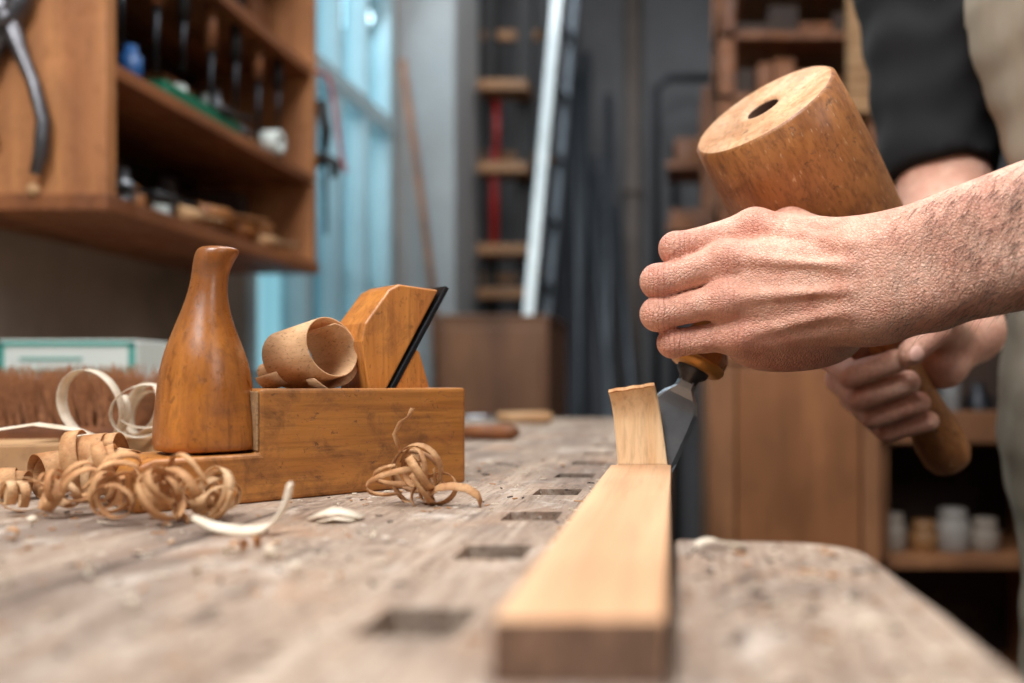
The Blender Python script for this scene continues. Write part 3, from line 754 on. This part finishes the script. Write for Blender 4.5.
# ------------------------------------------------------------------ WALL CABINET
cb=empty('wall_cabinet')
cx0,cx1,cy0,cy1=-.999,-.75,1.12,1.78
m=MB(); m.box(cx0,cx1,cy0,cy0+.022,.31,.95); m.obj('near_panel',M_cabl,cb,.002)
m=MB(); m.box(cx0,cx1,cy1-.022,cy1,.31,.95); m.obj('far_panel',M_cabl,cb,.002)
m=MB(); m.box(cx0,cx1+.004,cy0-.004,cy1+.004,.296,.318); m.box(cx0,cx1,cy0+.022,cy1-.022,.478,.498); m.box(cx0,cx1,cy0+.022,cy1-.022,.70,.722); m.box(cx0,cx1+.01,cy0-.01,cy1+.01,.95,.975)
m.obj('shelves',M_cab,cb,.002)
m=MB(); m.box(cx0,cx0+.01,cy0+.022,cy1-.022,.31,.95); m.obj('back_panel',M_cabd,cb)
m=MB(); rng=random.Random(31)
def shelfstuff(z,zmax,dm):
    y=cy0+.03
    while y<cy1-.09:
        l=rng.uniform(.03,.09); h=rng.uniform(.03,zmax); d=rng.uniform(.08,dm)
        if rng.random()<.85: m.box(-.985,-.985+d,y,y+l,z,z+h,rng.choice([0,0,0,1,2]))
        y+=l+.004
shelfstuff(.318,.13,.19); shelfstuff(.498,.12,.17); shelfstuff(.722,.18,.2)
m.obj('stored_tool_boxes',[M_cabd,M_cab,M_rubber],cb,.002)
m=MB(); rng=random.Random(8)
for k in range(30):
    z0=rng.choice([.320,.320,.500]); y=rng.uniform(1.16,1.66); r=rng.uniform(.008,.016); l=rng.uniform(.06,.16)
    if y+l>1.74: l=1.74-y
    m.lathe([(0,.003),(.001,r),(l*.4,r*.85),(l*.42,r*.4),(l,r*.35)],12,rng.choice([0,1,2,0,3]),Matrix.Translation((rng.uniform(-.84,-.765),y,z0+r+rng.choice([0,.018])))@Matrix.Rotation(-1.50,4,'X')@Matrix.Rotation(rng.uniform(-.3,.3),4,'Y'))
for k in range(12):
    y=rng.uniform(1.16,1.7); z0=rng.choice([.318,.498]); h=rng.uniform(.04,.09); r=rng.uniform(.012,.022)
    m.lathe([(0,r*.9),(.002,r),(h*.7,r),(h*.75,r*.6),(h,r*.55)],14,rng.choice([0,1,2,3,4]),Matrix.Translation((rng.uniform(-.86,-.80),y,z0)))
m.obj('loose_hand_tools',[M_mallet,M_steel,M_rubber,M_lum,M_paper],cb)
m=MB(); m.box(-.86,-.765,1.28,1.50,.498,.523); m.box(-.855,-.77,1.285,1.495,.523,.528); m.obj('green_case',M_green,None,.004)
m=MB(); m.lathe([(0,.014),(.045,.014),(.047,.009),(.06,.008)],20,0,Matrix.Translation((-.79,1.235,.4985))); m.obj('blue_glue_bottle',M_blue)
m=MB(); m.lathe([(0,.010),(0,.022),(.03,.022),(.03,.010),(0,.010)],28,0,Matrix.Translation((-.772,1.60,.521))@RY,False); m.obj('tape_roll',M_paper)
m=MB(); m.lathe([(0,.01),(.01,.020),(.05,.023),(.10,.018),(.14,.008)],20,0,Matrix.Translation((-.78,1.50,.342))@Matrix.Rotation(math.radians(-80),4,'X')); m.obj('wooden_tool_handle',M_mallet)
m=MB()
for i,(y,l) in enumerate([(1.19,.16),(1.27,.17),(1.34,.14),(1.42,.19),(1.50,.15),(1.58,.18),(1.66,.14)]):
    m.tube([(-.775,y,.702),(-.775,y,.702-l*.4)],[.008,.010],10,1 if i%2 else 2); m.tube([(-.775,y,.702-l*.4),(-.775,y,.702-l)],[.005,.003],8,0)
m.obj('hanging_files',[M_steeld,M_cab,M_rubber])
pl=empty('hanging_pliers'); m=MB()
y=1.106
m.tube([(-.900,y,.595),(-.885,y,.565),(-.868,y,.54),(-.852,y,.50),(-.835,y,.46),(-.822,y,.41),(-.825,y,.365),(-.833,y,.34)],[.014,.017,.015,.009,.008,.0085,.009,.006],10)
m.tube([(-.845,y,.60),(-.852,y,.565),(-.868,y,.535),(-.885,y,.50),(-.90,y,.46),(-.90,y,.42),(-.89,y,.385)],[.011,.014,.014,.009,.008,.0085,.006],10)
m.tube([(-.93,y,.585),(-.905,y,.575),(-.885,y,.59),(-.85,y,.57),(-.835,y,.585)],[.006,.008,.009,.008,.005],10)
m.tube([(-.90,y,.56),(-.895,y,.52),(-.885,y,.545),(-.87,y,.58),(-.86,y,.62)],[.006,.007,.008,.008,.006],10)
m.lathe([(0,.013),(.014,.013),(.016,.006)],16,0,Matrix.Translation((-.868,y-.004,.538))@RXm)
m.box(-.868,-.86,1.09,1.121,.595,.602)
m.obj('jaws_and_handles',plain('tool_steel',col(96,96,100),.35,.9,.2,60),pl)
m=MB(); m.lathe([(0,.007),(.005,.009),(.009,.005)],12,0,Matrix.Translation((-.842,1.119,.302+.02))@RXm); m.obj('cabinet_knob',M_lum,cb)
m=MB(); m.tube([(-.745,1.786,.66),(-.735,1.79,.60),(-.738,1.79,.56)],[.014,.012,.008],10); m.tube([(-.738,1.79,.56),(-.735,1.79,.38)],[.006,.004],8)
m.tube([(-.77,1.79,.52),(-.74,1.79,.545),(-.715,1.79,.53),(-.72,1.79,.50)],[.008,.014,.012,.006],10); m.obj('hanging_clamp',M_rubber)
m=MB(); pts=[(-.738+.042*t,1.80,.72-.20*t+.02*math.sin(t*6)) for t in [i/16 for i in range(17)]]
m.tube(pts,.004,8); m.tube([pts[0],(-.755,1.775,.72)],.004,8); m.obj('red_cord',M_red)
# ------------------------------------------------------------------ BACK OF THE ROOM
m=MB(); m.box(-.655,-.35,2.35,2.75,FZ,.250); m.box(-.66,-.345,2.345,2.755,.245,.256); m.box(-.64,-.365,2.342,2.35,-.1,.22); m.obj('storage_crate',wood('crate_ply',col(102,68,46),col(130,90,62),axis=2,scale=20,stretch=.1,streak=.4),None,.004)
m=MB(); m.tube([(-.93,2.9,.07+322*2.9/850),(-.85,2.98,.40),(-.80,3.0,-.84)],.013,10); m.obj('broom_stick',M_cab)
rk=empty('wall_rack'); m=MB()
m.box(-.765,-.73,3.44,3.50,FZ,2.0); m.box(-.64,-.58,3.44,3.50,FZ,2.0); m.box(-.56,-.52,3.50,3.56,FZ,2.0)
m.obj('posts',M_rubber,rk)
m=MB()
for z in (1.226,.906,.586,.416): m.box(-.77,-.575,3.30,3.44,z-.02,z+.02)
for z in (1.5,1.0,.5): m.box(-.80,-.50,3.5,3.53,z-.02,z+.02)
m.obj('arms',wood('rack_arm_wood',col(140,98,62),col(168,124,82),axis=0,scale=30,stretch=.1,streak=.4),rk,.004)
m=MB(); m.lathe([(0,.018),(.30,.018),(.32,.012),(.38,.01)],20,0,Matrix.Translation((-.715,3.36,.610))); m.lathe([(0,.012),(.25,.012)],20,0,Matrix.Translation((-.705,3.36,.935))); m.obj('red_clamp_bars',M_red,rk)
def lean(mb,p,q,w_,d,mi=0):
    p=Vector(p);q=Vector(q);t=(q-p).normalized(); x=Vector((1,0,0)); x=(x-t*x.dot(t)).normalized(); y=t.cross(x)
    vs=[c+x*a*w_/2+y*b*d/2 for c in (p,q) for a,b in ((-1,-1),(1,-1),(1,1),(-1,1))]
    mb.add(vs,[(0,1,2,3),(7,6,5,4),(0,4,5,1),(1,5,6,2),(2,6,7,3),(3,7,4,0)],mi,False)
ld=empty('step_ladder'); m=MB()
La=Vector((-.62,3.0,FZ)); Lb=Vector((-.44,3.30,1.75))
lean(m,La,Lb,.038,.03)
lean(m,La+Vector((.03,.25,0)),Lb+Vector((.02,.30,0)),.03,.03,1)
for k in range(9):
    t=.1+k*.1; a=La.lerp(Lb,t); lean(m,a,a+Vector((.028,.26,0)),.02,.03,1)
m.obj('rails_and_treads',[M_alu,M_pipe],ld,.002)
lp=empty('leaning_pipes'); m=MB()
for a,b,r in [((-.36,3.3,-.84),(-.50,4.2,1.9),.014),((-.22,3.4,-.84),(-.40,4.2,1.1),.02),((-.16,3.4,-.84),(-.46,4.22,1.25),.016),((-.28,3.5,-.84),(-.33,4.23,1.5),.018),((-.10,3.6,-.84),(-.30,4.24,.95),.018),((-.42,3.4,-.84),(-.44,4.22,1.7),.022)]:
    m.tube([a,b],r,12)
m.obj('pipes',M_pipe,lp)
m=MB(); lean(m,(-.50,3.7,FZ),(-.52,4.25,1.6),.10,.02); lean(m,(-.34,3.9,FZ),(-.40,4.27,1.2),.12,.02); m.obj('boards',M_steeld,lp)
m=MB(); m.tube([(-.21,4.25,FZ),(-.21,4.25,CZ)],.04,16); m.tube([(-.21,4.25,1.0),(-.21,4.25,1.05)],.05,16); m.obj('wall_pipe',plain('pipe_paint',col(118,108,102),0.6))
m=MB()
for pts in ([(-.09,4.0,FZ),(-.09,4.0,1.45),(-.03,4.0,1.5),(.24,4.0,1.5)],[(-.0,4.05,FZ),(-.0,4.05,1.2)],[(.24,4.0,1.5),(.24,4.0,FZ)]): m.tube(pts,.018,10)
m.obj('metal_frame_rack',M_steeld)
sr=empty('lumber_rack'); m=MB()
for x in (.13,.56):
    for y in (2.45,2.95): m.box(x,x+.045,y,y+.045,FZ,1.45)
for z in (-.3,.28,.62,.88,1.06,1.22): m.box(.13,.605,2.45,2.995,z,z+.022)
m.obj('frame',M_cab,sr,.002)
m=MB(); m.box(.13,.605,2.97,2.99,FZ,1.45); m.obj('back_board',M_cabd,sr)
m=MB(); rng=random.Random(9)
for z0 in (.302,.642,.902,1.082,1.242):
    x=.18
    while x<.5:
        w_=rng.uniform(.04,.09); h=rng.uniform(.02,.10)
        m.box(x,x+w_,2.42+rng.uniform(0,.06),2.95,z0,z0+h,rng.choice([0,1,2]))
        x+=w_+.006
m.obj('stored_lumber',[M_cab,M_ply,M_cabd],sr,.001)
m=MB()
for k in range(9): m.box(.49,.555,2.405,2.445,.86+k*.034,.86+k*.034+.028)
m.box(.485,.56,2.405,2.449,.835,.86)
m.obj('offcut_stack',M_lum,sr,.001)
m=MB()
for z in (.62,.85): m.box(-.03,.12,3.1,3.35,z,z+.03)
m.box(-.02,.10,3.1,3.3,.65,.70); m.box(.0,.11,3.1,3.3,.88,.96); m.box(.10,.13,3.1,3.4,FZ,1.15)
m.obj('side_shelf',M_cab,None,.002)
wc=empty('floor_cupboard'); m=MB()
m.box(.062,.385,1.60,2.0,FZ,.105); m.box(.055,.392,1.59,2.01,.105,.122)
m.obj('carcass',M_ply,wc,.003)
m=MB(); m.box(.115,.345,1.583,1.60,FZ+.05,.095); m.obj('door',wood('cupboard_door',col(124,78,46),col(152,100,62),axis=2,scale=20,stretch=.1,streak=.3),wc,.002)
m=MB(); m.box(.064,.112,1.585,1.60,FZ+.02,.10); m.box(.35,.383,1.585,1.60,FZ+.02,.10); m.obj('stiles',M_ply,wc,.002)
sh=empty('storage_shelf'); m=MB()
for z in (-.055,-.30,-.58): m.box(.40,.80,1.68,2.0,z,z+.022)
m.box(.40,.422,1.68,2.0,FZ,-.055); m.box(.778,.80,1.68,2.0,FZ,-.055); m.box(.40,.80,1.67,1.70,-.050,.012)
m.obj('frame',M_ply,sh,.002)
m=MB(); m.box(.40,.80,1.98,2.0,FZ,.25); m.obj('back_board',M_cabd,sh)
m=MB(); rng=random.Random(4)
for k,(x,r,h) in enumerate([(.45,.028,.05),(.515,.03,.035),(.575,.034,.06),(.64,.03,.04)]):
    Mx=Matrix.Translation((x,1.76,-.278)); m.lathe([(0,r*.9),(.004,r),(h,r),(h+.008,r*.8),(h+.01,r*.82),(h+.025,r*.82),(h+.027,r*.7)],20,k%3,Mx)
m.obj('storage_jars',[plain('jar_white',col(150,138,126),.4),plain('jar_tan',col(140,100,62),.4),plain('jar_pale',col(150,144,138),.4)],sh)
m=MB()
for k,(x,r,h) in enumerate([(.47,.02,.10),(.53,.025,.08),(.60,.02,.12),(.66,.03,.07)]):
    m.lathe([(0,r*.9),(.004,r),(h,r),(h+.01,r*.5),(h+.03,r*.45)],18,k%3,Matrix.Translation((x,1.85,-.033)))
m.obj('paint_bottles',[M_steeld,plain('bottle_brown',col(84,50,28),.3),plain('bottle_grey',col(110,110,110),.4)],sh)
# ------------------------------------------------------------------ LIGHTS
def area(name,loc,tgt,sx,sy,e,c):
    l=bpy.data.lights.new(name,'AREA'); l.shape='RECTANGLE'; l.size=sx; l.size_y=sy; l.energy=e; l.color=c
    o=bpy.data.objects.new(name,l); COL.objects.link(o); o.location=loc
    d=Vector(tgt)-Vector(loc); o.rotation_euler=d.to_track_quat('-Z','Y').to_euler()
area('ceiling_lamp_key',(-.55,-.45,1.6),(0,.6,0),1.0,.8,46,(1,.995,.99))
area('ceiling_lamp_bench',(.1,.75,2.1),(-.1,.7,0),1.0,.7,36,(1,.995,.99))
area('back_wall_fill',(-.3,2.7,2.2),(-.3,3.0,0),1.2,.8,17,(.94,.97,1))  # added background light to brighten the back wall, no actual fitting
area('window_daylight',(-1.3,2.5,1.2),(0,2.0,.3),1.0,1.6,30,(.82,.93,1))
area('right_fill',(1.6,-.8,1.3),(.1,.6,.1),.9,.9,12,(1,.98,.96))  # added fill from the right, not a lamp in the workshop
wd=bpy.data.worlds.new('World'); scene.world=wd; wd.use_nodes=True
bg=wd.node_tree.nodes['Background']; bg.inputs[0].default_value=col(170,208,218); bg.inputs[1].default_value=1.15
# ------------------------------------------------------------------ CAMERA
cd=bpy.data.cameras.new('camera'); cam=bpy.data.objects.new('camera',cd); COL.objects.link(cam)
cam.location=(0,0,.07); cam.rotation_euler=(math.radians(90),0,0)
cd.sensor_width=36; cd.lens=850/1024*36; cd.shift_x=(512-675)/1024; cd.shift_y=(382-341.5)/1024
cd.clip_start=.02; cd.dof.use_dof=True; cd.dof.focus_distance=.525; cd.dof.aperture_fstop=3.0
scene.camera=cam
scene.view_settings.view_transform='Standard'
bpy.context.view_layer.update()
for o in list(scene.objects):
    if o.parent is None: o.location.z+=.85
print('done')
